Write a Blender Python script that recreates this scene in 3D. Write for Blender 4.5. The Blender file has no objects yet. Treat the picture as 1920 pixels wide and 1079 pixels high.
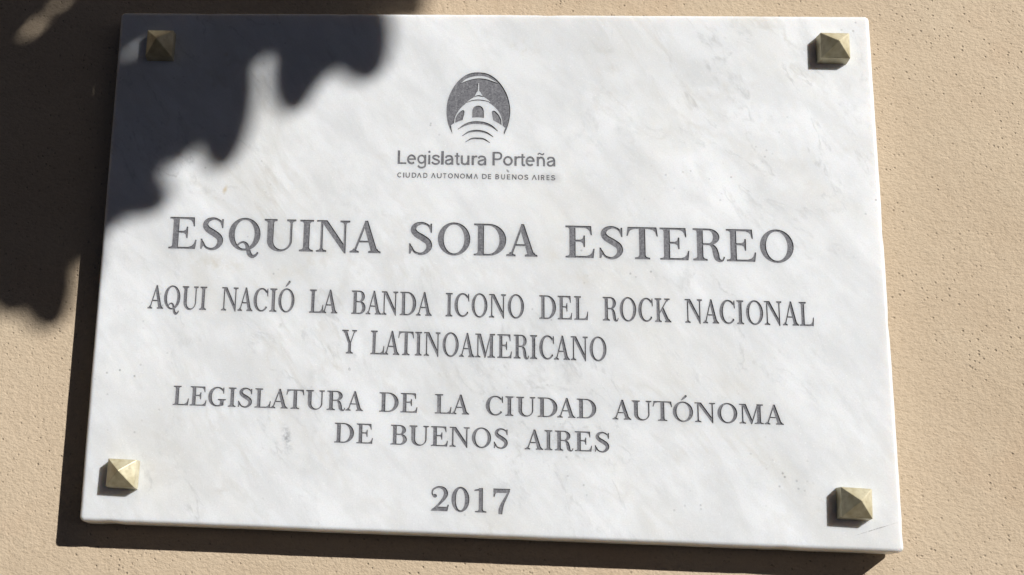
import bpy, bmesh, math, random
import numpy as np
from mathutils import Vector, Matrix
from mathutils.geometry import delaunay_2d_cdt

# ------------------------------------------------------------------ camera, sky, sun, exposure
# World: plaque front face lies in the plane y = 0, x to the right, z up, the wall behind at y > 0.
Z0 = 1.80                       # height of the plaque's lower left corner
FPX, CX, CY = 2600.0, 545.442, 539.5
CAM = np.array([0.24796577, -1.03643818, -0.08777529])
ROT = np.array([[0.9957359720119299, -0.08941835204418318, -0.02267669198009088], [0.08065073795920762, 0.9631621924219269, -0.2565424907410511], [0.04478093911579597, 0.2536196944377341, 0.9662668979558483]])
sc = bpy.context.scene
cam_data = bpy.data.cameras.new('camera')
cam = bpy.data.objects.new('camera', cam_data)
sc.collection.objects.link(cam)
right, fwd, up = (Vector(ROT[:, i]) for i in range(3))
cam.matrix_world = Matrix(((right.x, up.x, -fwd.x, CAM[0]), (right.y, up.y, -fwd.y, CAM[1]),
                           (right.z, up.z, -fwd.z, CAM[2] + Z0), (0, 0, 0, 1)))
cam_data.sensor_width = 36
cam_data.lens = FPX / 1920 * 36
cam_data.shift_x = (960 - CX) / 1920
cam_data.clip_start = 0.02
cam_data.clip_end = 200
sc.camera = cam

SUN = Vector((0.945, -1.0, 0.74)).normalized()      # towards the sun
wld = bpy.data.worlds.new("World"); sc.world = wld; wld.use_nodes = True
nt = wld.node_tree; nt.nodes.clear()
sky = nt.nodes.new('ShaderNodeTexSky'); sky.sky_type = 'NISHITA'; sky.sun_disc = False
sky.sun_elevation = math.asin(SUN.z); sky.sun_rotation = math.atan2(SUN.x, SUN.y)
sky.air_density = 0.040; sky.dust_density = 0.105; sky.ozone_density = 0.0      # deep clear sky: the shade in the photograph is nearly black
bg = nt.nodes.new('ShaderNodeBackground'); bg.inputs[1].default_value = 0.05
wo = nt.nodes.new('ShaderNodeOutputWorld')
nt.links.new(sky.outputs[0], bg.inputs[0]); nt.links.new(bg.outputs[0], wo.inputs[0])
sd = bpy.data.lights.new('sun', 'SUN'); sd.energy = 5.0; sd.angle = math.radians(0.68); sd.color = (1.0, 0.982, 0.955)
sun = bpy.data.objects.new('sun', sd); sc.collection.objects.link(sun)
sun.rotation_euler = SUN.to_track_quat('Z', 'Y').to_euler(); sun.location = (2, -2, 4)
sc.view_settings.view_transform = 'Standard'; sc.view_settings.look = 'None'
sc.view_settings.exposure = 0.14; sc.view_settings.gamma = 1.0

def hit(px, py, y=0.0):
    """the point of the plane y (metres behind the plaque face) that stands at this spot of the photograph"""
    d = ROT @ np.array([(px - CX) / FPX, 1.0, -(py - CY) / FPX])
    P = CAM + d * ((y - CAM[1]) / d[1])
    return float(P[0]), float(P[2])

# ------------------------------------------------------------------ helpers
def link(o, parent=None, label=None, cat=None, group=None, kind=None):
    sc.collection.objects.link(o)
    if parent is not None: o.parent = parent
    for k, v in (('label', label), ('category', cat), ('group', group), ('kind', kind)):
        if v: o[k] = v
    return o

def mesh_obj(name, verts, faces, mat, parent=None, smooth=False, **kw):
    me = bpy.data.meshes.new(name); me.from_pydata(verts, [], faces); me.validate()
    if smooth: me.shade_smooth()
    me.materials.append(mat)
    return link(bpy.data.objects.new(name, me), parent, **kw)

class Mat:
    def __init__(s, name):
        s.m = bpy.data.materials.new(name); s.m.use_nodes = True
        s.t = s.m.node_tree; s.b = s.t.nodes['Principled BSDF']
        s.co = s.t.nodes.new('ShaderNodeTexCoord').outputs['Object']
    def n(s, typ, ins=None, **attrs):
        nd = s.t.nodes.new(typ)
        for k, v in attrs.items(): setattr(nd, k, v)
        for k, v in (ins or {}).items():
            if isinstance(v, bpy.types.NodeSocket): s.t.links.new(v, nd.inputs[k])
            else: nd.inputs[k].default_value = v
        return nd
    def noise(s, scale, detail=4, rough=.55, co=None, dist=0.0):
        return s.n('ShaderNodeTexNoise', {'Vector': co or s.co, 'Scale': scale, 'Detail': detail, 'Roughness': rough, 'Distortion': dist}).outputs['Fac']
    def ramp(s, fac, stops, interp='LINEAR'):
        r = s.n('ShaderNodeValToRGB', {'Fac': fac}); r.color_ramp.interpolation = interp
        el = r.color_ramp.elements
        while len(el) < len(stops): el.new(0.5)
        for e, (p, c) in zip(el, stops):
            e.position = p; e.color = (c, c, c, 1) if not isinstance(c, tuple) else (*c, 1)
        return r.outputs['Color']
    def mix(s, fac, a, b, mode='MIX'):
        nd = s.t.nodes.new('ShaderNodeMix'); nd.data_type = 'RGBA'; nd.blend_type = mode
        for i, v in ((0, fac), (6, a), (7, b)):
            if isinstance(v, bpy.types.NodeSocket): s.t.links.new(v, nd.inputs[i])
            elif i == 0: nd.inputs[0].default_value = v
            else: nd.inputs[i].default_value = (*v, 1)
        return nd.outputs[2]
    def math(s, op, a, b=0.0, c=0.0):
        nd = s.t.nodes.new('ShaderNodeMath'); nd.operation = op
        for i, v in enumerate((a, b, c)):
            if isinstance(v, bpy.types.NodeSocket): s.t.links.new(v, nd.inputs[i])
            else: nd.inputs[i].default_value = v
        return nd.outputs[0]
    def mapping(s, rot=(0, 0, 0), scale=(1, 1, 1), loc=(0, 0, 0), co=None):
        return s.n('ShaderNodeMapping', {'Vector': co or s.co, 'Rotation': rot, 'Scale': scale, 'Location': loc}).outputs[0]
    def bump(s, h, strength, dist, normal=None):
        i = {'Height': h, 'Strength': strength, 'Distance': dist}
        if normal: i['Normal'] = normal
        return s.n('ShaderNodeBump', i).outputs[0]
    def set(s, **kw):
        for k, v in kw.items():
            k = k.replace('_', ' ')
            if isinstance(v, bpy.types.NodeSocket): s.t.links.new(v, s.b.inputs[k])
            else: s.b.inputs[k].default_value = (*v, 1) if isinstance(v, tuple) else v
        return s.m

# ------------------------------------------------------------------ materials
def marble():
    M = Mat('white_marble')
    # everything runs down to the right, the way the block was cut
    skew = M.mapping(rot=(0, math.radians(-54), 0))
    st = M.n('ShaderNodeMapping', {'Vector': skew, 'Scale': (1.0, 1.0, 2.3)}).outputs[0]
    cloud = M.noise(7, 6, .6, st, 0.6)
    cloud2 = M.noise(24, 5, .65, st, 0.3)
    warm = M.noise(5.2, 4, .6, M.n('ShaderNodeMapping', {'Vector': st, 'Location': (3.1, 0, 7.7)}).outputs[0], 0.8)
    grain = M.noise(900, 2, .7)
    # thin wandering veins: |noise - 0.5| small
    def vein(scale, seed, lo, hi, dist):
        v = M.n('ShaderNodeMapping', {'Vector': st, 'Location': (seed, seed * .7, seed * 1.3)}).outputs[0]
        a = M.math('ABSOLUTE', M.math('SUBTRACT', M.noise(scale, 5, .62, v, dist), 0.5))
        return M.ramp(a, [(lo, 1.0), (hi, 0.0)])
    v1 = vein(5.5, 1.7, 0.0, 0.035, 0.4)
    v2 = vein(8.0, 9.4, 0.0, 0.022, 0.5)
    mask = M.ramp(M.noise(4.0, 3, .5, M.mapping(loc=(5, 2, 1))), [(0.42, 0.0), (0.62, 1.0)])
    mask2 = M.ramp(M.noise(5.0, 3, .5, M.mapping(loc=(15, 2, 11))), [(0.42, 0.0), (0.60, 1.0)])
    base = M.mix(M.ramp(cloud, [(0.30, 0.0), (0.68, 1.0)]), (0.68, 0.692, 0.70), (0.825, 0.838, 0.85))
    base = M.mix(M.ramp(cloud2, [(0.34, 0.36), (0.56, 0.0)]), base, (0.55, 0.56, 0.56))
    base = M.mix(M.ramp(warm, [(0.50, 0.0), (0.74, 0.34)]), base, (0.66, 0.64, 0.575))
    base = M.mix(M.math('MULTIPLY', v1, M.math('MULTIPLY', mask, M.ramp(cloud2, [(0.40, 0.0), (0.60, 0.46)]))), base, (0.53, 0.515, 0.475))
    base = M.mix(M.math('MULTIPLY', v2, M.math('MULTIPLY', mask2, M.ramp(M.noise(60, 4, .65, st), [(0.43, 0.0), (0.62, 0.55)]))), base, (0.47, 0.48, 0.48))
    # crystalline sugar grain
    base = M.mix(M.ramp(grain, [(0.30, 0.16), (0.55, 0.0)]), base, (0.42, 0.42, 0.42))
    base = M.mix(M.ramp(M.noise(620, 2, .7, M.mapping(loc=(3, 1, 2))), [(0.60, 0.0), (0.78, 0.5)]), base, (0.95, 0.95, 0.95))
    glint = M.n('ShaderNodeTexVoronoi', {'Vector': M.co, 'Scale': 420.0})  # sparkle of the crystals, painted into the base colour as pale specks
    gsel = M.ramp(M.n('ShaderNodeSeparateColor', {'Color': glint.outputs['Color']}).outputs[0], [(0.965, 0.0), (0.975, 1.0)])
    gl = M.math('MULTIPLY', gsel, M.ramp(glint.outputs['Distance'], [(0.10, 1.0), (0.30, 0.0)]))
    base = M.mix(M.math('MULTIPLY', gl, 0.35), base, (0.95, 0.95, 0.95))
    # tiny dark pits, in loose drifts
    pit = M.n('ShaderNodeTexVoronoi', {'Vector': M.co, 'Scale': 230.0})
    psel = M.ramp(M.n('ShaderNodeSeparateColor', {'Color': pit.outputs['Color']}).outputs[1], [(0.90, 0.0), (0.91, 1.0)])
    drift = M.ramp(M.noise(13, 3, .6, M.mapping(loc=(2, 4, 9))), [(0.57, 0.0), (0.70, 1.0)])
    pf = M.math('MULTIPLY', M.math('MULTIPLY', psel, drift), M.ramp(pit.outputs['Distance'], [(0.10, 1.0), (0.26, 0.0)]))
    base = M.mix(M.math('MULTIPLY', pf, 0.55), base, (0.10, 0.10, 0.10))
    # a few ochre freckles
    fr = M.n('ShaderNodeTexVoronoi', {'Vector': M.co, 'Scale': 42.0})
    fsel = M.ramp(M.n('ShaderNodeSeparateColor', {'Color': fr.outputs['Color']}).outputs[2], [(0.93, 0.0), (0.94, 1.0)])
    fm = M.math('MULTIPLY', fsel, M.ramp(fr.outputs['Distance'], [(0.02, 1.0), (0.12, 0.0)]))
    base = M.mix(M.math('MULTIPLY', fm, 0.35), base, (0.42, 0.33, 0.17))
    # marks with a place of their own: wisps, stains and a hairline scratch
    def mark(px, py, half_l, half_w, ang, col, amt, nscale=60.0, thr=.45):
        nonlocal base
        x, z = hit(px, py)
        v = M.n('ShaderNodeMapping', {'Vector': M.co, 'Location': (-x, 0, -z)}).outputs[0]
        v = M.n('ShaderNodeMapping', {'Vector': v, 'Rotation': (0, math.radians(-ang), 0)}).outputs[0]
        v = M.n('ShaderNodeMapping', {'Vector': v, 'Scale': (1 / half_l, 0, 1 / half_w)}).outputs[0]
        d = M.n('ShaderNodeVectorMath', {0: v}, operation='LENGTH').outputs['Value']
        e = M.ramp(d, [(0.15, 1.0), (1.0, 0.0)])
        nz = M.ramp(M.noise(nscale, 4, .65, M.mapping(loc=(px, 0, py))), [(thr, 0.0), (thr + .2, 1.0)])
        base = M.mix(M.math('MULTIPLY', M.math('MULTIPLY', e, nz), amt), base, col)
    mark(1644, 992, .019, .0005, -19, (.22, .2, .2), .8, 500.0, .38)
    mark(538, 822, .0135, .0045, 76, (.30, .31, .33), .85, 230.0, .42)
    mark(422, 356, .0022, .0042, 20, (.55, .45, .28), .7, 200.0, .25)
    mark(1034, 334, .010, .006, 0, (.42, .43, .44), .45, 120.0, .25)
    mark(410, 495, .045, .010, 8, (.55, .52, .44), .55, 70.0, .46)
    mark(580, 490, .034, .008, -25, (.56, .53, .45), .5, 80.0, .46)
    mark(985, 90, .014, .008, 10, (.48, .44, .36), .5, 160.0, .48)
    mark(595, 705, .014, .009, 20, (.50, .51, .51), .45, 110.0, .42)
    mark(1070, 505, .035, .006, 40, (.58, .55, .47), .5, 70.0, .42)
    mark(1510, 920, .030, .022, 0, (.53, .55, .56), .45, 40.0, .45)
    mark(530, 540, .03, .020, 0, (.60, .57, .49), .45, 55.0, .46)
    mark(952, 321, .0020, .0011, 50, (.12, .12, .12), .9, 300.0, .1)
    mark(1090, 470, .0012, .0012, 0, (.3, .3, .3), .6, 300.0, .1)
    mark(655, 693, .0012, .0018, 0, (.12, .12, .12), .9, 600.0, .35)
    h = M.math('ADD', M.math('MULTIPLY', grain, 0.4), M.math('MULTIPLY', pf, -1.5))
    nrm = M.bump(h, 0.25, 0.0002, M.bump(M.noise(30, 3, .5), 0.25, 0.0006))
    rgh = M.ramp(M.noise(40, 4, .6), [(0.3, 0.34), (0.7, 0.5)])
    M.set(Base_Color=base, Roughness=rgh, Normal=nrm, Specular_IOR_Level=0.35)
    M.b.inputs['Subsurface Weight'].default_value = 0.5; M.b.inputs['Subsurface Radius'].default_value = (1.0, 0.8, 0.62); M.b.inputs['Subsurface Scale'].default_value = 0.014
    return M.m

def paint():
    M = Mat('grey_engraving_paint')
    g = M.noise(850, 3, .75); g2 = M.noise(160, 4, .7)
    streak = M.noise(420, 2, .6, M.mapping(scale=(1, 1, .12)))
    c = M.mix(M.ramp(g, [(0.38, 0.0), (0.60, 1.0)]), (0.095, 0.096, 0.108), (0.215, 0.216, 0.23))
    c = M.mix(M.ramp(M.noise(1100, 1, .5, M.mapping(loc=(6, 6, 6))), [(0.64, 0.0), (0.74, 0.4)]), c, (0.5, 0.5, 0.5))
    c = M.mix(M.ramp(g2, [(0.35, 0.40), (0.65, 0.0)]), c, (0.14, 0.14, 0.155))
    c = M.mix(M.ramp(streak, [(0.52, 0.0), (0.72, 0.35)]), c, (0.33, 0.33, 0.34))
    return M.set(Base_Color=c, Roughness=0.75, Normal=M.bump(g, 0.5, 0.0002), Specular_IOR_Level=0.25)

def stucco():
    M = Mat('beige_stucco')
    st = M.mapping(rot=(0, math.radians(25), 0), scale=(1, 1, 1.6))
    big = M.noise(3.0, 4, .55); mid = M.noise(18, 4, .6); fine = M.noise(320, 4, .62, st); grit = M.noise(700, 2, .6)
    c = M.mix(M.ramp(big, [(0.34, 0.0), (0.66, 1.0)]), (0.505, 0.396, 0.277), (0.602, 0.484, 0.350))
    c = M.mix(M.ramp(mid, [(0.4, 0.0), (0.72, 0.45)]), c, (0.60, 0.495, 0.36))
    c = M.mix(M.ramp(M.noise(9, 3, .6, M.mapping(loc=(4, 4, 4))), [(0.55, 0.0), (0.72, 0.30)]), c, (0.50, 0.345, 0.225))
    c = M.mix(M.ramp(fine, [(0.28, 0.26), (0.5, 0.0)]), c, (0.33, 0.24, 0.145))
    c = M.mix(M.ramp(grit, [(0.25, 0.25), (0.45, 0.0)]), c, (0.25, 0.19, 0.12))
    pits = None
    for scale, thr, r0, r1, seed in ((165.0, 0.74, 0.07, 0.20, 0), (290.0, 0.72, 0.12, 0.32, 3.3), (85.0, 0.84, 0.04, 0.11, 7.7)):
        v = M.n('ShaderNodeTexVoronoi', {'Vector': M.mapping(loc=(seed, seed, seed)), 'Scale': scale})
        sel = M.ramp(M.n('ShaderNodeSeparateColor', {'Color': v.outputs['Color']}).outputs[0], [(thr, 0.0), (thr + .15, 1.0)])
        dr = M.ramp(M.noise(8, 3, .6, M.mapping(loc=(seed + 1, 3, 8))), [(0.40, 0.15), (0.58, 1.0)])
        f = M.math('MULTIPLY', M.math('MULTIPLY', sel, dr), M.ramp(v.outputs['Distance'], [(r0, 1.0), (r1, 0.0)]))
        pits = f if pits is None else M.math('MAXIMUM', pits, f)
    c = M.mix(M.math('MULTIPLY', pits, 0.30), c, (0.10, 0.062, 0.035))
    h = M.math('ADD', M.math('MULTIPLY', fine, 1.0), M.math('MULTIPLY', grit, 0.25))
    h = M.math('SUBTRACT', h, M.math('MULTIPLY', pits, 0.9))
    worm = M.noise(175, 3, .55, M.mapping(loc=(9, 9, 9)))
    n1 = M.bump(M.math('ADD', M.math('MULTIPLY', mid, 1.0), M.math('MULTIPLY', worm, 0.5)), 0.6, 0.0016)
    n2 = M.bump(h, 0.62, 0.0012, n1)
    return M.set(Base_Color=c, Roughness=0.92, Normal=n2, Specular_IOR_Level=0.15)

def brass():
    M = Mat('dull_brass')
    g = M.noise(260, 4, .65); g2 = M.noise(1200, 2, .6); b = M.noise(70, 3, .5)
    c = M.mix(M.ramp(b, [(0.35, 0.0), (0.65, 1.0)]), (0.50, 0.445, 0.285), (0.70, 0.645, 0.465))
    c = M.mix(M.ramp(g, [(0.33, 0.35), (0.52, 0.0)]), c, (0.38, 0.31, 0.18))
    r = M.ramp(g, [(0.3, 0.36), (0.7, 0.54)])
    return M.set(Base_Color=c, Metallic=0.35, Roughness=r, Normal=M.bump(M.math('ADD', g, g2), 0.3, 0.0003))

def leafm(name, c0, c1):
    M = Mat(name)
    c = M.mix(M.ramp(M.noise(30, 4, .6), [(0.3, 0.0), (0.7, 1.0)]), c0, c1)
    return M.set(Base_Color=c, Roughness=0.45, Normal=M.bump(M.noise(120, 3, .5), .3, .001))

MARBLE, PAINT, STUCCO, BRASS = marble(), paint(), stucco(), brass()
LEAF = leafm('green_leaf', (0.035, 0.075, 0.02), (0.06, 0.12, 0.03))
BARK = leafm('twig_bark', (0.09, 0.065, 0.04), (0.16, 0.12, 0.08))

# ------------------------------------------------------------------ the wall
DW = 0.026                                      # the wall's face is this far behind the plaque's face
def build_wall():
    w = bmesh.new()
    bmesh.ops.create_cube(w, size=1)
    me = bpy.data.meshes.new('stucco_wall')
    for v in w.verts:
        v.co = Vector((v.co.x * 7 + 0.3, (v.co.y + .5) * 0.25 + DW, (v.co.z) * 4.0 + 2.0))
    bmesh.ops.bevel(w, geom=w.edges[:], offset=0.01, segments=2, affect='EDGES')
    w.to_mesh(me); w.free(); me.materials.append(STUCCO)
    link(bpy.data.objects.new('stucco_wall', me), label='beige stucco wall with fine pits behind the marble plaque', cat='wall')
build_wall()

# ------------------------------------------------------------------ lettering: outlines drawn as overlapping shapes
def arc(cx, cy, rx, ry, a0, a1, n=14):
    return [(cx + rx * math.cos(math.radians(a0 + (a1 - a0) * i / n)), cy + ry * math.sin(math.radians(a0 + (a1 - a0) * i / n))) for i in range(n + 1)]
def ell(cx, cy, rx, ry, n=36):
    return arc(cx, cy, rx, ry, 0, 360, n)[:-1]
def rect(x0, y0, x1, y1): return [[(x0, y0), (x1, y0), (x1, y1), (x0, y1)]]
def serif(cx, hw, y, d, stem):
    """slab serif with bracketed joints; d = +1 at a foot, -1 at a head"""
    t, r = .052, .075
    pts = [(cx - hw, y), (cx + hw, y), (cx + hw, y + d * t)]
    e = cx + stem / 2
    k = min(r * 1.1, max(hw - stem / 2, 0.01) * .8)
    pts += [(e + k, y + d * (t + .006)), (e + k * .35, y + d * (t + .022)), (e, y + d * (t + r))]
    e = cx - stem / 2
    pts += [(e, y + d * (t + r)), (e - k * .35, y + d * (t + .022)), (e - k, y + d * (t + .006)), (cx - hw, y + d * t)]
    return [pts]
def smooth(pts, n=7):
    P = [np.array(p, float) for p in pts]
    P = [2 * P[0] - P[1]] + P + [2 * P[-1] - P[-2]]
    out = []
    for i in range(1, len(P) - 2):
        a, b, c, d = P[i - 1:i + 3]
        for k in range(n):
            t = k / n
            out.append(.5 * ((2 * b) + (c - a) * t + (2 * a - 5 * b + 4 * c - d) * t * t + (3 * b - a - 3 * c + d) * t ** 3))
    out.append(P[-2]); return out
def stroke(pts, w=None, n=7, curve=True, cap=False):
    """a pen stroke of varying width as a chain of quads in one outline; returns prims"""
    if w is not None: pts = [(x, y, w) for x, y in pts]
    S = smooth(pts, n) if curve and len(pts) > 2 else [np.array(p, float) for p in pts]
    L, Rr = [], []
    for i, s in enumerate(S):
        t = S[min(i + 1, len(S) - 1)][:2] - S[max(i - 1, 0)][:2]; t = t / (np.linalg.norm(t) + 1e-9)
        nn = np.array([-t[1], t[0]]) * s[2] / 2
        L.append(tuple(s[:2] + nn)); Rr.append(tuple(s[:2] - nn))
    out = [L + Rr[::-1]]
    if cap:
        for s in (S[0], S[-1]): out.append(ell(s[0], s[1], s[2] / 2, s[2] / 2, 12))
    return out
EO = 'evenodd'
def ring(cx, cy, rx, ry, ix, iy, icx=None): return [(EO, [ell(cx, cy, rx, ry), ell(icx or cx, cy, ix, iy, 30)])]
S_ = .19
def stem(x0=.12, w=S_, y0=0, y1=1): return rect(x0, y0 + .02, x0 + w, y1 - .02)
def vstem(cx=.215, w=S_, hb=.215, ht=.215): return rect(cx - w / 2, .02, cx + w / 2, .98) + serif(cx, hb, 0, 1, w) + serif(cx, ht, 1, -1, w)
TOPARM = [[(.2, 1), (.80, 1), (.82, .715), (.782, .715), (.745, .84), (.69, .90), (.60, .935), (.2, .945)]]
BOTARM = [[(.2, 0), (.865, 0), (.90, .29), (.862, .29), (.815, .16), (.75, .095), (.64, .06), (.2, .055)]]
MIDARM = [[(.3, .505), (.3, .56), (.46, .565), (.53, .60), (.562, .70), (.602, .70), (.602, .34), (.562, .34), (.53, .465), (.46, .50)]]
def lserif(y, d): return [[(0, y), (.3, y), (.3, y + d * .13), (.12, y + d * .13), (.105, y + d * .075), (.06, y + d * .056), (0, y + d * .052)]]
def dbowl(x0, xo, xi, y0, y1, flat, tt=.055):
    cy, ry = (y0 + y1) / 2, (y1 - y0) / 2
    o = [(x0, y0)] + arc(flat, cy, xo - flat, ry, -90, 90, 18) + [(x0, y1)]
    i = [(x0 - .02, y0 + tt)] + arc(flat - .01, cy, xi - flat + .01, ry - tt, -90, 90, 18) + [(x0 - .02, y1 - tt)]
    o[0] = (x0, y0); o[-1] = (x0, y1)
    return [(EO, [o, [(x0 + .0, y0 + tt)] + i[1:-1] + [(x0 + .0, y1 - tt)]])]
def oring(a0, a1, cx=.5, cy=.5, rx=.405, ry=.475, thick=.2, thin=.065):
    n = 34; P = []
    for i in range(n + 1):
        a = math.radians(a0 + (a1 - a0) * i / n)
        w = thin + (thick - thin) * abs(math.cos(a)) ** 1.6
        if math.cos(a) > 0: w = thin + (.10 - thin) * math.cos(a) if i > n / 2 else thin + (.11 - thin) * math.cos(a)
        P.append((cx + rx * math.cos(a), cy + ry * math.sin(a), w))
    return stroke(P, curve=False)
O_ = ring(.51, .5, .51, .52, .325, .455)
ACUTE = stroke([(.43, 1.09, .035), (.56, 1.20, .10), (.66, 1.295, .115)], n=5) + [ell(.665, 1.30, .062, .052, 14)]
G = {
 'I': vstem(),
 'E': stem() + lserif(0, 1) + lserif(1, -1) + TOPARM + BOTARM + MIDARM,
 'L': stem() + serif(.215, .215, 1, -1, S_) + lserif(0, 1) + [[(.2, 0), (.84, 0), (.875, .36), (.835, .36), (.79, .20), (.72, .11), (.62, .065), (.2, .055)]],
 'T': rect(.40, .02, .60, .99) + serif(.5, .24, 0, 1, .2) + [[(.5, 1), (.04, 1), (0, .72), (.04, .72), (.085, .85), (.15, .91), (.26, .94), (.42, .945), (.42, .90), (.5, .9)]]
      + [[(.5, 1), (.96, 1), (1, .72), (.96, .72), (.915, .85), (.85, .91), (.74, .94), (.58, .945), (.58, .90), (.5, .9)]],
 'N': rect(.125, .02, .20, .98) + serif(.1625, .1625, 0, 1, .075) + [[(0, 1), (.33, 1), (.93, .17), (.93, -.03), (.885, -.03), (.17, .925), (.12, .95), (0, .948)]]
      + rect(.86, .02, .93, .98) + serif(.895, .155, 1, -1, .07),
 'A': stroke([(.15, .03), (.495, .98)], .066, curve=False) + [[(.465, 1.012), (.555, 1.012), (.885, .03), (.675, .03), (.44, .83)]] + rect(.27, .325, .66, .38)
      + serif(.145, .145, 0, 1, .07) + serif(.78, .195, 0, 1, .2),
 'O': O_, 'Ó': O_ + ACUTE,
 'Q': ring(.5, .5, .5, .52, .315, .455) + stroke([(.275, .10, .04), (.34, .195, .055), (.46, .25, .06), (.57, .19, .10), (.63, .04, .13), (.68, -.11, .14), (.78, -.19, .11), (.88, -.15, .075), (.945, -.06, .05)]),
 'U': [[(.10, .96), (.10, .32)] + arc(.495, .32, .395, .34, 180, 360, 22) + [(.89, .96), (.82, .96), (.82, .32)] + arc(.56, .32, .26, .27, 0, -180, 20) + [(.30, .96)]]
      + serif(.20, .205, 1, -1, .2) + serif(.855, .145, 1, -1, .07),
 'D': stem() + lserif(0, 1) + lserif(1, -1) + dbowl(.2, 1.0, .79, 0, 1, .46),
 'B': stem() + lserif(0, 1) + lserif(1, -1) + dbowl(.2, .81, .61, .50, 1, .48) + dbowl(.2, .87, .66, 0, .555, .50),
 'R': stem() + serif(.215, .22, 0, 1, S_) + lserif(1, -1) + dbowl(.2, .82, .62, .485, 1, .48)
      + stroke([(.42, .515, .05), (.54, .50, .075), (.645, .40, .15), (.695, .24, .185), (.73, .09, .17), (.81, .015, .10), (.90, .02, .055), (.955, .13, .04)]),
 'S': stroke([(.665, .76, .045), (.59, .90, .065), (.40, .975, .075), (.205, .915, .13), (.125, .775, .17), (.21, .635, .19), (.41, .515, .2), (.585, .385, .195), (.62, .23, .175), (.53, .08, .12), (.36, .01, .075), (.17, .07, .065), (.065, .24, .05)])
      + [[(.63, .90), (.655, .965), (.70, .965), (.70, .68), (.66, .68), (.625, .80), (.59, .87)]] + [[(0, .01), (.045, .01), (.075, .085), (.12, .13), (.085, .22), (.045, .33), (0, .33)]],
 'C': oring(42, 322) + [[(.80, .84), (.845, .985), (.885, .985), (.90, .655), (.86, .655), (.82, .78), (.76, .86)]],
 'G': oring(42, 305) + [[(.76, .84), (.81, .985), (.85, .985), (.86, .67), (.82, .67), (.78, .79), (.72, .86)]] + rect(.66, .06, .85, .36) + [[(.62, .0), (.85, .06), (.85, .2), (.66, .2)]] + serif(.755, .22, .385, -1, .19),
 'K': vstem() + stroke([(.28, .36), (.82, .97)], .066, curve=False) + [[(.40, .52), (.53, .665), (.955, .03), (.735, .03)]] + serif(.80, .18, 1, -1, .07) + serif(.845, .205, 0, 1, .2),
 'M': rect(.13, .02, .20, .98) + serif(.165, .165, 0, 1, .07) + [[(0, 1), (.35, 1), (.685, .15), (.64, -.015), (.59, -.015), (.18, .92), (.12, .95), (0, .948)]]
      + stroke([(.625, .02), (.955, .97)], .062, curve=False) + rect(.915, .02, 1.11, .98) + serif(1.0125, .235, 0, 1, .195) + [[(.91, 1), (1.24, 1), (1.24, .948), (1.13, .93), (1.11, .87), (.91, .87)]],
 'Y': [[(.08, .97), (.30, .97), (.60, .42), (.41, .42)]] + stroke([(.83, .97), (.555, .44)], .066, curve=False) + rect(.41, .02, .60, .46) + serif(.505, .24, 0, 1, .19) + serif(.195, .225, 1, -1, .2) + serif(.82, .165, 1, -1, .07),
 '2': [ell(.155, .61, .085, .075, 18)] + stroke([(.10, .60, .06), (.045, .72, .055), (.10, .88, .07), (.30, .975, .075), (.51, .91, .135), (.595, .73, .17), (.52, .52, .14), (.32, .27, .09), (.10, .06, .07)])
      + [[(0, 0), (.66, 0), (.715, .27), (.67, .27), (.63, .175), (.24, .175), (.15, .14), (.06, .09)]],
 '0': ring(.36, .5, .36, .515, .185, .445),
 '1': rect(.205, .02, .375, .99) + serif(.29, .24, 0, 1, .17) + [[(.0, .865), (.03, .925), (.26, .975), (.34, 1.0), (.375, 1.0), (.375, .85), (.21, .885)]],
 '7': [[(0, .66), (.05, .66), (.075, .76), (.12, .83), (.56, .83), (.69, .97), (.665, 1.0), (0, 1.0)]] + stroke([(.635, .93, .08), (.52, .68, .09), (.38, .40, .13), (.30, .16, .17), (.285, -.04, .15)]),
}
sw = .15
def sk(pts, w=sw, curve=True): return stroke(pts, w, n=5, curve=curve)
def sring(cx, cy, rx, ry, w=sw): return [(EO, [ell(cx, cy, rx + w / 2, ry + w / 2, 26), ell(cx, cy, rx - w / 2, ry - w / 2, 22)])]
A_ = sk([(.08, .50), (.15, .62), (.30, .65), (.46, .60), (.52, .45)], .13) + rect(.455, 0, .595, .46) + sk([(.52, .42), (.32, .37), (.12, .29), (.08, .16), (.18, .05), (.36, .06), (.52, .20)], .13)
R_ = rect(0, 0, .15, .70) + sk([(.08, .42), (.14, .57), (.27, .64), (.38, .64)], .13)
N_ = rect(0, 0, .15, .70) + sk([(.08, .42), (.15, .58), (.30, .64), (.45, .58), (.515, .42), (.52, .2), (.52, 0)], .14)
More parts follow.
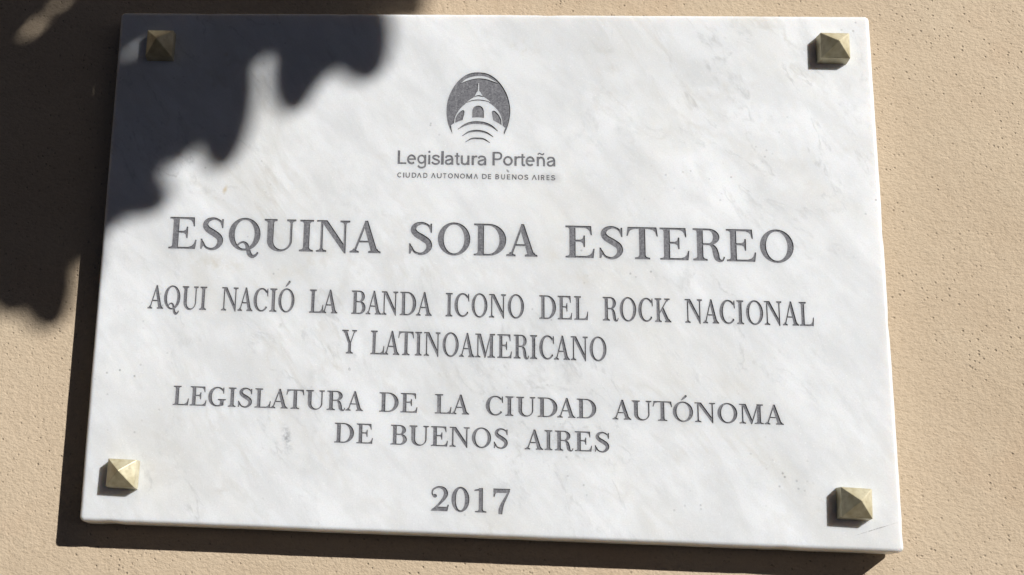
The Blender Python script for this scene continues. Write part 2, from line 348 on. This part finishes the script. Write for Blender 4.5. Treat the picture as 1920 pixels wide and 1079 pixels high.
g = {
 'L': rect(0, 0, .16, 1) + rect(.1, 0, .62, .115),
 'e': stroke([(.36 + .27 * math.cos(math.radians(t)), .35 + .30 * math.sin(math.radians(t))) for t in range(0, 325, 15)], .14, curve=False) + rect(.12, .315, .69, .42),
 'g': sring(.33, .37, .26, .28, .13) + rect(.555, -.05, .695, .70) + sk([(.625, .0), (.58, -.17), (.38, -.25), (.18, -.22), (.07, -.10)], .13),
 'i': rect(0, 0, .15, .70) + [ell(.075, .93, .085, .085, 14)],
 's': sk([(.54, .52), (.46, .62), (.30, .66), (.13, .61), (.10, .50), (.22, .40), (.42, .33), (.54, .22), (.47, .08), (.28, .03), (.10, .09), (.03, .19)], .13),
 'l': rect(0, 0, .155, 1), 'a': A_, 'r': R_, 'ñ': N_ + sk([(.08, .86), (.18, .95), (.30, .90), (.42, .86), (.52, .95)], .09),
 't': sk([(.2, .88), (.2, .5), (.2, .14), (.26, .05), (.40, .05)], .14) + rect(0, .60, .40, .70),
 'u': sk([(.08, .70), (.08, .30), (.12, .12), (.26, .05), (.42, .10), (.52, .28)], .14) + rect(.45, 0, .60, .70),
 'P': rect(0, 0, .16, 1) + sk([(.08, .94), (.42, .94), (.58, .86), (.63, .70), (.57, .54), (.42, .46), (.08, .46)], .13),
 'o': sring(.35, .35, .28, .29, .14),
}
cw = .17
def ck(p, c=False): return stroke(p, cw, n=5, curve=c)
c_ = {
 'C': stroke([(.5 + .38 * math.cos(math.radians(t)), .5 + .42 * math.sin(math.radians(t))) for t in range(45, 320, 15)], cw, curve=False),
 'I': rect(0, 0, cw, 1), 'U': ck([(.09, 1), (.09, .4), (.2, .12), (.42, .07), (.64, .12), (.75, .4), (.75, 1)], True),
 'D': rect(0, 0, cw, 1) + ck([(.05, .92), (.4, .92), (.68, .78), (.76, .5), (.68, .22), (.4, .08), (.05, .08)], True),
 'A': ck([(.06, 0), (.42, .97)]) + ck([(.78, 0), (.42, .97)]), 'T': rect(0, .84, .8, 1) + rect(.32, 0, .49, .9), 'O': sring(.48, .5, .38, .42, cw),
 'N': rect(0, 0, cw, 1) + rect(.66, 0, .66 + cw, 1) + [[(0, 1), (.2, 1), (.83, 0), (.64, 0)]],
 'M': rect(0, 0, cw, 1) + rect(.83, 0, 1, 1) + [[(0, 1), (.19, 1), (.58, 0), (.42, 0)], [(1, 1), (.81, 1), (.42, 0), (.58, 0)]],
 'E': rect(0, 0, cw, 1) + rect(.05, .85, .62, 1) + rect(.05, .43, .58, .57) + rect(.05, 0, .62, .15),
 'B': rect(0, 0, cw, 1) + ck([(.05, .92), (.4, .92), (.56, .74), (.42, .54), (.05, .53)], True) + ck([(.05, .53), (.45, .52), (.62, .30), (.45, .08), (.05, .08)], True),
 'S': stroke([(.60, .80), (.45, .92), (.25, .92), (.1, .78), (.16, .60), (.38, .50), (.58, .38), (.58, .18), (.40, .07), (.2, .08), (.05, .2)], cw, n=5),
 'R': rect(0, 0, cw, 1) + ck([(.05, .92), (.4, .92), (.58, .72), (.42, .50), (.05, .50)], True) + ck([(.35, .5), (.6, 0)]),
}
def contours(prim): return prim[1] if isinstance(prim, tuple) else [prim]

# each line: glyph set, baseline and cap line (y = a + b (x - x0) in the photograph), letters with their left and right limits
# level: b = the limits were read at the baseline, m = half way up, t = at the cap line
LINES = [
 ('first line reading Legislatura Porteña', g, (745, 307.7, .0165), (745, 282.4, .0165), 'm',
  'L 745.7 762 e 763.3 780 g 782.5 799.2 i 802.7 807 s 808.8 825 l 827 832 a 834 850 t 852.5 861.7 u 863.8 880.2 r 884.2 895 a 895.4 911.7 P 923.3 941.7 o 943.3 961.3 r 964.4 975 t 974.5 984.6 e 985.4 1002.5 ñ 1006.3 1021.8 a 1025 1041'),
 ('small capitals reading CIUDAD AUTONOMA DE BUENOS AIRES', c_, (750, 333.1, .0185), (750, 323.8, .0185), 'm',
  'C 744.8 752.3 I 755.8 758 U 760.4 768.3 D 772 780.4 A 781.7 790.4 D 793.8 801.3 A 808.3 816.7 U 819 828 T 830.8 837 O 839.8 849.2 N 852 860 O 862.5 871.7 M 874.3 885 A 888.3 896 '
  'D 903.8 912.5 E 915 920.8 B 928.8 935.8 U 939.6 947 E 950.4 956.7 N 960 968.3 O 970.8 980.8 S 983 990.4 A 997 1006.3 I 1009.0 1011 R 1014.2 1020.8 E 1024.8 1030 S 1033 1041'),
 ('large capitals reading ESQUINA SODA ESTEREO', G, (342, 466.8, .0229), (345, 407.6, .0219), 'b',
  'E 315.3 367.3 S:m 377 418.8 Q:m 428.8 488.3 U:t 496.3 555.5 I 560.3 586.3 N:m 593.4 655.8 A 655.3 713.3 S:m 767.2 810.5 O:m 820.8 881.7 D:m 888.5 949.2 A 949.2 1007.5 '
  'E 1060.5 1115 S:m 1123.8 1168 T:t 1174.2 1233 E 1238 1293 R 1300 1359.7 E 1363 1418.3 O:m 1424.7 1488'),
 ('narrow capitals reading AQUI NACIÓ LA BANDA ICONO DEL ROCK NACIONAL', G, (290, 579.2, .02653), (382, 538.0, .02556), 'b',
  'A 276.3 305.5 Q:m 307.5 338 U:t 342.8 372.5 I 373.3 385.8 N:m 415.5 446 A 445 473 C:m 475.3 502.5 I 504.7 518 Ó:m 521.7 552 L 579.2 605.5 A 602.5 632.2 B 658.3 684.9 A 685.5 714.2 N:m 715.5 746 '
  'D:m 750 780.3 A 779.7 809.2 I 835.3 848 C:m 852 879.7 O:m 884.2 913.8 N:m 917 948.5 O:m 952 982.5 D:m 1011.2 1042.5 E 1045.8 1072.8 L 1076.7 1102.8 R 1130.4 1159.9 O:m 1161.9 1192.8 C:m 1196.7 1224 '
  'K 1228.2 1258.7 N:m 1284.3 1316.7 A 1318.5 1348.3 C:m 1349 1378 I 1382.2 1395.2 O:m 1398.7 1430.8 N:m 1433 1465.8 A 1468 1498.3 L 1499.7 1526.7'),
 ('narrow capitals reading Y LATINOAMERICANO', G, (655, 663.4, .0297), (655, 619.0, .0286), 'b',
  'Y:t 641.7 669.4 L 694.3 720 A 718.9 748.6 T:t 747.2 776.3 I 777.7 790.3 N:m 795 825.5 O:m 829.7 860 A 860.7 889.5 M:m 891 928.2 E 932.3 959.5 R 963 991.8 I 993.9 1007 C:m 1011 1038.6 A 1038.9 1068.5 N:m 1070.2 1102 O:m 1105.5 1137'),
 ('capitals reading LEGISLATURA DE LA CIUDAD AUTÓNOMA', G, (340, 760.2, .0327), (335, 723.9, .0320), 'b',
  'L 323.6 353.2 E 355.3 386.2 G:m 390.2 423.9 I 427 441.5 S:m 446.8 472.7 L 477 506.9 A 506.2 539 T:t 537.4 570.9 U:t 574.2 609 R 612.2 647 A 647.5 680.1 D:m 711.3 747.3 E 750.7 782.3 L 815.2 846.1 A 845.7 879.5 '
  'C:m 910.7 943.2 I 947.4 962.4 U:t 968 1003.6 D:m 1008.2 1045.1 A 1044.7 1079 D:m 1081.5 1118 A 1148.6 1183.7 U:t 1184.4 1221.2 T:t 1223.5 1259.7 Ó:m 1261.5 1299.5 N:m 1302.7 1341.2 O:m 1345.2 1382.4 M:m 1386.2 1431.4 A 1433.8 1469.6'),
 ('capitals reading DE BUENOS AIRES', G, (645, 830.8, .0357), (645, 793.6, .0355), 'b',
  'D:m 627.2 663.7 E 668 698.6 B 732.1 762.6 U:t 767.8 804.1 E 807.6 839.5 N:m 843 880.5 O:m 884.6 920.8 S:m 926 952 A 983.8 1018.5 I 1021 1035.7 R 1040.3 1075.2 E 1078 1110 S:m 1115.2 1142.3'),
 ('figures reading 2017', G, (825, 958.6, .037), (825, 912.6, .037), 'b',
  '2 807.3 841.3 0:m 846.4 880 1 888.5 911.8 7:m 925 957'),
]
W_, H_ = 0.600, 0.41773
def MM(p): return (p[0] * 1000, p[1] * 1000)
GLYPHS = []          # (label, [prims in mm])
for text, table, (bx, by, bs), (tx, ty, ts), lvl0, spec in LINES:
    tok = spec.split(); line = []
    for i in range(0, len(tok), 3):
        ch, l, r = tok[i], float(tok[i + 1]), float(tok[i + 2])
        ch, lvl = (ch.split(':') + [lvl0])[:2]
        prims = table[ch]
        xs = [p[0] for pr in prims for c in contours(pr) for p in c]
        body = [p[0] for pr in (O_ if ch == 'Ó' else prims) for c in contours(pr) for p in c]
        gx0, gx1 = min(body), max(body)
        k = {'b': 0., 'm': .5, 't': 1.}[lvl]
        def at(x, k=k):
            yb = by + bs * (x - bx); yt = ty + ts * (x - tx)
            return MM(hit(x, yb * (1 - k) + yt * k))[0], MM(hit(x, yb))[1], MM(hit(x, yt))[1]
        (X0, b0, t0), (X1, b1, t1) = at(l), at(r)
        def tf(p):
            u = (p[0] - gx0) / (gx1 - gx0); b = b0 + (b1 - b0) * u; t = t0 + (t1 - t0) * u
            return (X0 + (X1 - X0) * u, b + (t - b) * p[1])
        new = [(pr[0], [[tf(p) for p in c] for c in pr[1]]) if isinstance(pr, tuple) else [tf(p) for p in pr] for pr in prims]
        GLYPHS.append(('letter' if not ch.isdigit() else 'digit', text, new))

# the emblem: a dome under an oval sky (drawn from a close look: u, v in a crop starting at 820, 120, 6.744 to the pixel)
def em(pts): return [MM(hit(820 + u / 6.744, 120 + v / 6.744)) for u, v in pts]
def sm2(pts, n=6): return [tuple(p) for p in smooth(pts, n)]
egg = sm2([(190, 885), (145, 790), (120, 680), (117, 560), (135, 450), (180, 340), (255, 230), (350, 150), (450, 114), (560, 112), (650, 133), (740, 190), (820, 280), (880, 390), (912, 500), (922, 600), (910, 710), (885, 800), (845, 895)], 4)
inner = [(838, 868), (858, 812), (825, 782)] + sm2([(822, 730), (800, 650), (760, 585), (705, 530), (655, 495)], 4) + sm2([(668, 478), (628, 445), (575, 412)], 4) + [(560, 385), (545, 358), (530, 345), (525, 245), (515, 245), (510, 345), (498, 358), (485, 385), (470, 410)] \
    + sm2([(455, 428), (410, 455), (375, 485)], 4) + sm2([(345, 515), (300, 555), (250, 620), (220, 685), (208, 752)], 4) + [(172, 778), (180, 830)]
swoosh = sm2([(300, 245), (345, 205), (410, 172), (500, 155), (590, 158), (660, 180), (720, 215), (765, 245)], 4) + sm2([(700, 222), (640, 200), (560, 186), (480, 188), (410, 204), (350, 224)], 4)
def band(p, w): return stroke([(x, y, ww) for (x, y), ww in zip(p, w)], n=5)[0]
emblem = [(EO, [em(egg + inner), em(swoosh)]),
          em(band([(355, 498), (430, 468), (520, 458), (610, 470), (695, 500)], [3, 9, 11, 9, 3])),
          em(band([(465, 418), (520, 404), (585, 418)], [5, 15, 5])),
          em([(440, 680)] + sm2([(444, 585), (460, 552), (490, 535), (518, 530), (548, 537), (572, 556), (586, 590)], 4) + [(588, 684), (510, 676)]),
          em([(222, 748)] + sm2([(230, 690), (260, 635), (300, 596), (330, 588), (343, 602)], 4) + [(338, 640), (318, 712), (270, 726)]),
          em([(812, 776)] + sm2([(806, 705), (775, 645), (735, 603), (705, 594), (688, 606)], 4) + [(694, 650), (708, 716), (758, 742)]),
          em(band([(258, 828), (350, 772), (430, 748), (510, 744), (600, 755), (690, 792), (765, 852)], [6, 24, 32, 34, 32, 24, 6])),
          em(band([(315, 912), (400, 862), (510, 848), (620, 872), (707, 924)], [6, 20, 24, 22, 6])),
          em(band([(353, 990), (430, 948), (510, 944), (590, 954), (663, 998)], [6, 16, 20, 18, 6]))]
GLYPHS.append(('emblem', 'oval city emblem of a dome with three arched windows', emblem))

# ------------------------------------------------------------------ the plaque: one face cut by every outline
RB, RC = 2.9, 4.0          # rounding of the edge, rounding of the corners (mm)
def rrect(inset, wob=0.0):
    x0, y0, x1, y1 = inset, inset, W_ * 1000 - inset, H_ * 1000 - inset
    r = max(RC - inset, .8); P = []; rr = random.Random(5)
    for cx, cy, a, nx in ((x1 - r, y0 + r, -90, 40), (x1 - r, y1 - r, 0, 60), (x0 + r, y1 - r, 90, 40), (x0 + r, y0 + r, 180, 60)):
        P += arc(cx, cy, r, r, a, a + 90, 6)
        e = P[-1]; d = {-90: (0, 1), 0: (-1, 0), 90: (0, -1), 180: (1, 0)}[a]
        L = (y1 - y0 if a in (-90, 90) else x1 - x0) - 2 * r
        for i in range(1, nx):
            P.append((e[0] + d[0] * L * i / nx, e[1] + d[1] * L * i / nx))
    if wob:                                     # the rim was rubbed down by hand: never quite straight, nicked here and there
        Q = []
        for i, p in enumerate(P):
            k = rr.gauss(0, .05) + .06 * math.sin(i * .37) + .06 * math.sin(i * .11 + 1)
            if rr.random() < .03: k += rr.uniform(.3, .7)
            c = (W_ * 500, H_ * 500); dx, dy = c[0] - p[0], c[1] - p[1]
            if p[0] < x0 + .5 or p[0] > x1 - .5: Q.append((p[0] + (k if dx > 0 else -k) * wob, p[1]))
            elif p[1] < y0 + .5 or p[1] > y1 - .5: Q.append((p[0], p[1] + (k if dy > 0 else -k) * wob))
            else: Q.append(p)
        P = Q
    return P
outer = rrect(RB)
V, Ed = [], []
def add_loop(P):
    s = len(V); V.extend(Vector(p) for p in P)
    Ed.extend((s + i, s + (i + 1) % len(P)) for i in range(len(P)))
add_loop(outer)
for kind, text, prims in GLYPHS:
    for pr in prims:
        for c in contours(pr): add_loop(c)
vo, eo, fo, _, _, _ = delaunay_2d_cdt(V, Ed, [], 0, 1e-5)
vo = np.array([(v[0], v[1]) for v in vo]); fo = np.array([f for f in fo if len(f) == 3])
cen = vo[fo].mean(1)
def winding(P, pts, evenodd):
    P = np.array(P); w = np.zeros(len(pts), int); x, y = pts[:, 0], pts[:, 1]
    for i in range(len(P)):
        (x0, y0), (x1, y1) = P[i], P[(i + 1) % len(P)]
        if y0 == y1: continue
        c = (x1 - x0) * (y - y0) - (x - x0) * (y1 - y0)
        w += ((y0 <= y) & (y1 > y) & (c > 0)).astype(int)
        w -= ((y0 > y) & (y1 <= y) & (c < 0)).astype(int)
    return (w % 2 != 0) if evenodd else (w != 0)
inside = winding(outer, cen, False)
cls = np.where(inside, -1, -2)
for gi, (kind, text, prims) in enumerate(GLYPHS):
    allp = np.array([p for pr in prims for c in contours(pr) for p in c])
    lo, hi = allp.min(0), allp.max(0)
    idx = np.where((cls == -1) & (cen[:, 0] >= lo[0]) & (cen[:, 0] <= hi[0]) & (cen[:, 1] >= lo[1]) & (cen[:, 1] <= hi[1]))[0]
    pts = cen[idx]; m = np.zeros(len(idx), bool)
    for pr in prims:
        if isinstance(pr, tuple):
            e = np.zeros(len(idx), bool)
            for c in pr[1]: e ^= winding(c, pts, False)
            m |= e
        else: m |= winding(pr, pts, False)
    cls[idx[m]] = gi

plaque = bpy.data.objects.new('marble_plaque', None); plaque.empty_display_size = .05
plaque.location = (0, 0, Z0)
link(plaque, label='white marble commemorative plaque with grey engraved lettering, fixed to the beige wall', cat='plaque')

def P3(p, y=0.0): return (p[0] / 1000, y, p[1] / 1000)
# slab: front triangles, rounded edge, sides and back
used = {}; SV, SF = [], []
def vid(k):
    if k not in used: used[k] = len(SV); SV.append(P3(vo[k]))
    return used[k]
for f in fo[cls == -1]: SF.append([vid(k) for k in f])
key = {(round(v[0], 4), round(v[1], 4)): i for i, v in enumerate(vo)}
ring0 = [vid(min(range(len(vo)), key=lambda i: (vo[i][0] - p[0]) ** 2 + (vo[i][1] - p[1]) ** 2)) for p in outer]
prev = ring0; TH = 0.0205; rnd = random.Random(3)
nring = len(outer)
wob = [0.25 * math.sin(i * 1.7) for i in range(nring)]
for k in range(1, 8):
    if k <= 6:
        a = math.radians(15 * k); ins = RB * (1 - math.sin(a)); yy = RB * (1 - math.cos(a)) / 1000
    else: ins, yy = 0.0, TH
    R_k = rrect(ins, min(1.0, k / 3)); s = len(SV); SV += [P3(p, yy) for p in R_k]; cur = list(range(s, s + nring))
    for i in range(nring): SF.append([prev[i], cur[i], cur[(i + 1) % nring], prev[(i + 1) % nring]])
    prev = cur
SF.append(prev[::-1])
# the cuts: walls between each letter and the face
edge_cls = {}
for fi, f in enumerate(fo):
    for a, b in ((f[0], f[1]), (f[1], f[2]), (f[2], f[0])):
        edge_cls.setdefault((min(a, b), max(a, b)), []).append((fi, a, b))
walls = {}
for e, l in edge_cls.items():
    if len(l) != 2: continue
    c0, c1 = cls[l[0][0]], cls[l[1][0]]
    if c0 >= 0 and c1 < 0: walls.setdefault(c0, []).append((l[0][1], l[0][2]))
    if c1 >= 0 and c0 < 0: walls.setdefault(c1, []).append((l[1][1], l[1][2]))
def depth_of(gi): return 0.00022 if GLYPHS[gi][1].startswith(('first', 'small')) else 0.00055
fl = {}                                       # marble under the paint keeps the slab a closed body
def fid(k, d):
    if (k, d) not in fl: fl[(k, d)] = len(SV); SV.append(P3(vo[k], d + .00012))
    return fl[(k, d)]
for gi in range(len(GLYPHS)):
    d = depth_of(gi)
    for f in fo[cls == gi]: SF.append([fid(k, d) for k in f])
    for a, b in walls.get(gi, []): SF.append([vid(a), vid(b), fid(b, d), fid(a, d)])
slab = mesh_obj('slab', SV, SF, MARBLE, plaque)
bm = bmesh.new(); bm.from_mesh(slab.data); bm.normal_update()
for f in bm.faces:                       # smooth only the rounded rim
    if abs(f.normal.y) < 0.9999: f.smooth = True
bmesh.ops.recalc_face_normals(bm, faces=bm.faces[:])
bm.to_mesh(slab.data); bm.free()

for gi, (kind, text, prims) in enumerate(GLYPHS):
    tri = fo[cls == gi]
    if not len(tri): continue
    vm, LV, LF, dep = {}, [], [], depth_of(gi)
    nin = {}
    for a, b in walls.get(gi, []):           # the walls lean inwards, as a chisel or sandblast leaves them
        e = vo[b] - vo[a]; e = e / (np.linalg.norm(e) + 1e-9); nrm = np.array([-e[1], e[0]])
        for k in (a, b): nin[k] = nin.get(k, np.zeros(2)) + nrm
    def lid(k, top):
        if (k, top) not in vm:
            q = np.array(vo[k])
            if not top and k in nin: q = q + nin[k] / (np.linalg.norm(nin[k]) + 1e-9) * (.05 if dep < .0004 else .10)
            vm[(k, top)] = len(LV); LV.append(P3(q, 0.00001 if top else dep))
        return vm[(k, top)]
    for f in tri: LF.append([lid(k, False) for k in f])
    for a, b in walls.get(gi, []): LF.append([lid(a, False), lid(b, False), lid(b, True), lid(a, True)][::-1])
    o = mesh_obj(kind, LV, LF, PAINT, plaque)
    if kind == 'emblem': o['label'] = 'oval emblem of a dome under a spire, engraved above the wording'

# ------------------------------------------------------------------ the four studs
def stud(cx_px, cy_px, w, h, rot, apex, lean, label):
    x, z = hit(cx_px, cy_px)
    S0, S1 = 0.0086, 0.0186
    bm = bmesh.new()
    def loop(sx, sz, y): return [bm.verts.new((a * sx / 2, -y, b * sz / 2)) for a, b in ((-1, -1), (1, -1), (1, 1), (-1, 1))]
    L0 = loop(w, h, 0); L1 = loop(w * .955, h * .955, S0)
    for v in L1: v.co.x += lean[0]; v.co.z += lean[1]
    top = bm.verts.new((apex[0], -S1, apex[1]))
    bm.faces.new(L0)
    for i in range(4):
        j = (i + 1) % 4
        bm.faces.new((L0[i], L0[j], L1[j], L1[i])); bm.faces.new((L1[i], L1[j], top))
    bmesh.ops.recalc_face_normals(bm, faces=bm.faces[:])
    bmesh.ops.bevel(bm, geom=[e for e in bm.edges], offset=0.00045, segments=2, profile=.6, affect='EDGES')
    me = bpy.data.meshes.new('brass_stud'); bm.to_mesh(me); bm.free(); me.materials.append(BRASS)
    o = bpy.data.objects.new('brass_stud', me); o.location = (x, -0.00005, z + Z0); o.rotation_euler = (0, math.radians(rot), 0)
    link(o, label=label, cat='stud', group='brass pyramid studs at the plaque corners')
stud(303, 90, .0225, .0240, 0.5, (-.0012, .0002), (-.0002, 0), 'dull brass pyramid stud lying in shade at the upper left corner of the plaque')
stud(1558, 96, .0230, .0222, 1.0, (.0010, .0004), (.0009, .0008), 'sunlit brass pyramid stud at the upper right corner of the plaque')
stud(233, 890, .0228, .0218, 1.2, (-.0012, .0006), (-.0006, 0), 'brass pyramid stud at the lower left corner of the plaque, below the start of LEGISLATURA')
stud(1598, 946, .0226, .0224, 1.8, (.0010, .0006), (.0006, .0002), 'brass pyramid stud at the lower right corner of the plaque, above a thin dark scratch')

# ------------------------------------------------------------------ the leafy branch between the sun and the wall (outside the picture)
SD = np.array(SUN) / -SUN.y                     # per metre out from the wall
OFF = (SD[0] * DW, SD[2] * DW)
def fp(px, py): return hit(px, py)              # on the plaque
def wp(px, py):                                 # on the wall, carried forward along the sun ray to the plaque's plane
    x, z = hit(px, py, DW); return x + OFF[0], z + OFF[1]
leaves = []                                     # base, tip, half width (metres, in the plaque's plane), depth T
def leaf_outline(b, t, hw, n=14):
    b, t = np.array(b), np.array(t); ax = t - b; pr = np.array([-ax[1], ax[0]]) / np.linalg.norm(ax)
    us = [.5 - .5 * math.cos(math.pi * i / n) for i in range(n + 1)]
    prof = [max(0.0, 4 * u * (1 - u)) ** .5 * (.86 + .16 * u) for u in us]
    return [b + ax * u + pr * hw * w for u, w in zip(us, prof)], [b + ax * u - pr * hw * w for u, w in zip(us, prof)]
def inpoly(P, pts): return winding(P, np.array(pts), False)
mm = .0004
for b, t, hw in ((wp(-70, 445), wp(70, 425), 40), (fp(176, 50), fp(194, 158), 30), (wp(120, 200), wp(160, 320), 34), (fp(648, -80), fp(682, 157), 82), (fp(590, 0), fp(534, 216), 60), (fp(448, 50), fp(402, 322), 66), (fp(370, 45), fp(650, 92), 46),
                 (fp(400, 90), fp(318, 314), 46), (fp(40, 300), fp(322, 372), 80), (fp(220, 120), fp(280, 390), 58),
                 (wp(64, 340), wp(88, 622), 80), (wp(108, 430), wp(118, 604), 26), (wp(-60, 400), wp(26, 594), 56), (wp(620, -60), wp(798, 22), 60), (wp(700, -160), wp(790, 10), 40),
                 (fp(90, 205), fp(215, 434), 52)):
    leaves.append((b, t, hw * mm))
region = [wp(850, -160), wp(805, -20), wp(780, 22), fp(700, 20), fp(722, 60), fp(714, 100), fp(682, 135), fp(655, 120), fp(630, 128), fp(600, 163), fp(560, 193), fp(535, 185), fp(513, 133), fp(497, 112), fp(465, 128), fp(460, 163),
          fp(462, 217), fp(440, 262), fp(402, 296), fp(380, 274), fp(347, 283), fp(312, 302), fp(292, 325), fp(308, 356), fp(270, 388), fp(197, 415), wp(150, 470), wp(134, 540), wp(118, 575), wp(85, 592), wp(50, 584), wp(25, 565), wp(0, 550), wp(-40, 540), wp(-160, 520), wp(-260, 300), wp(-200, -200)]
gaps = [leaf_outline(wp(48, 66), wp(122, -2), .0027, 40), leaf_outline(fp(226, 112), fp(276, 80), .0007, 30)]
gap_pts = []
for a, b in gaps:
    for p, q in zip(a, b): gap_pts += [p, q, (p + q) / 2]
reg = np.array(region); rs = random.Random(11)
lo, hi = reg.min(0), reg.max(0)
gx, gz = np.meshgrid(np.arange(lo[0], hi[0], .005), np.arange(lo[1], hi[1], .005)); grid = np.stack([gx.ravel(), gz.ravel()], 1)
grid = grid[inpoly(region, grid)]
cov = np.zeros(len(grid), bool)
fin = []
for b, t, hw in leaves:
    A, B = leaf_outline(b, t, hw); P = A + B[::-1]
    cov |= winding(P, grid, False)
    fin.append((b, t, hw))
gap_mask = np.zeros(len(grid), bool)
for a, b in gaps: gap_mask |= winding(a + b[::-1], grid, False)
for it in range(4500):
    todo = np.where(~cov & ~gap_mask)[0]
    if len(todo) < 6: break
    c = grid[todo[rs.randrange(len(todo))]]
    small = it > 1500
    ln = rs.uniform(.035, .06) if small else rs.uniform(.075, .115); an = math.radians(rs.gauss(-75, 45)); d = np.array([math.cos(an), math.sin(an)]) * ln / 2
    hw = ln * rs.uniform(.21, .27); c = c + np.array([rs.uniform(-.5, .5), rs.uniform(-.5, .5)]) * hw
    A, B = leaf_outline(c - d, c + d, hw); P = A + B[::-1]
    if not inpoly(region, P[1:-1]).all(): continue
    if winding(P, np.array(gap_pts), False).any(): continue
    new = winding(P, grid, False) & ~cov
    if new.sum() < (2 if small else 5): continue
    cov |= new; fin.append((tuple(c - d), tuple(c + d), hw))
gx, gz = np.meshgrid(np.arange(lo[0], hi[0], .0022), np.arange(lo[1], hi[1], .0022)); grid = np.stack([gx.ravel(), gz.ravel()], 1)
grid = grid[inpoly([tuple(p) for p in reg * .985 + reg.mean(0) * .015], grid) & (grid[:, 1] < .47) & (grid[:, 0] > -.13)]
cov = np.zeros(len(grid), bool); gap_mask = np.zeros(len(grid), bool)
for b, t, hw in fin:
    A, B = leaf_outline(b, t, hw); m = (np.abs(grid - (np.array(b) + np.array(t)) / 2).max(1) < .12)
    cov[m] |= winding(A + B[::-1], grid[m], False)
for a, b in gaps: gap_mask |= winding(a + b[::-1], grid, False)
for ci in np.where(~cov & ~gap_mask)[0]:          # small leaves close the last chinks
    if cov[ci]: continue
    for k in range(160):
        ln = rs.uniform(.03, .05) * (.3 if k > 120 else .5 if k > 70 else 1); an = rs.uniform(0, 6.28); d = np.array([math.cos(an), math.sin(an)]) * ln / 2
        hw = ln * .26; c = grid[ci] + d * rs.uniform(-.8, .8)
        A, B = leaf_outline(c - d, c + d, hw, 8); P = A + B[::-1]
        if not inpoly(region, P[1:-1]).all() or winding(P, np.array(gap_pts), False).any(): continue
        cov |= winding(P, grid, False); fin.append((tuple(c - d), tuple(c + d), hw)); break
print('leaves', len(fin), 'uncovered', int((~cov & ~gap_mask).sum()))
branch = bpy.data.objects.new('leafy_branch', None)
T0 = 0.90
bx, bz = fp(120, -260)
origin = np.array([bx, 0, bz + Z0]) + SD * (T0 + .02)
branch.location = origin; link(branch, label='leafy green branch hanging outside the picture and casting the rounded shadow on the plaque', cat='branch')
def at3(p, T): return np.array([p[0], 0, p[1] + Z0]) + SD * T - origin
def tube(path, radii, n=7):
    Vt, Ft = [], []
    for i, p in enumerate(path):
        t = np.array(path[min(i + 1, len(path) - 1)]) - np.array(path[max(i - 1, 0)]); q = Vector(t).to_track_quat('Z', 'Y')
        for k in range(n): Vt.append(tuple(Vector(p) + q @ Vector((math.cos(2 * math.pi * k / n), math.sin(2 * math.pi * k / n), 0)) * radii[i]))
    for i in range(len(path) - 1):
        for k in range(n): Ft.append([i * n + k, i * n + (k + 1) % n, (i + 1) * n + (k + 1) % n, (i + 1) * n + k])
    Ft.append(list(range(n))[::-1]); Ft.append([(len(path) - 1) * n + k for k in range(n)])
    return Vt, Ft
knots = [(fp(-260, -420), .010), (fp(-60, -250), .008), (fp(90, -90), .0065), (fp(190, 30), .005), (fp(255, 150), .0038), (fp(290, 260), .002)]
mesh_obj('twig', *tube([at3(p, T0 + .05) for p, r in knots], [r for p, r in knots]), BARK, branch, smooth=True)
knots2 = [(fp(90, -90), .005), (fp(300, -60), .004), (fp(480, -20), .003), (fp(600, 10), .0018)]
mesh_obj('twig', *tube([at3(p, T0 + .05) for p, r in knots2], [r for p, r in knots2]), BARK, branch, smooth=True)
for i, (b, t, hw) in enumerate(fin):
    T = T0 + (0.0 if i < 16 else rs.uniform(-.06, .10)); dT = rs.uniform(-.015, .015)
    n = 14; A, B = leaf_outline(b, t, hw, n); LV, LF = [], []
    for k in range(n + 1):
        TT = T; bend = .006 * math.sin(math.pi * k / n)
        for P in (A[k], (A[k] + B[k]) / 2, B[k]):
            mid = P is not A[k] and P is not B[k]
            Tq = TT + bend - (.004 if mid else 0)
            LV.append(tuple(at3(P, Tq))); LV.append(tuple(at3(P, Tq - .0006)))
    for k in range(n):
        for c in range(2):
            a, b2, c2, d2 = [(k * 3 + c) * 2, (k * 3 + c + 1) * 2, ((k + 1) * 3 + c + 1) * 2, ((k + 1) * 3 + c) * 2]
            LF.append([a, b2, c2, d2]); LF.append([d2 + 1, c2 + 1, b2 + 1, a + 1])
        for c in (0, 2):
            a, d2 = (k * 3 + c) * 2, ((k + 1) * 3 + c) * 2; LF.append([a, d2, d2 + 1, a + 1])
    mesh_obj('leaf', LV, LF, LEAF, branch)
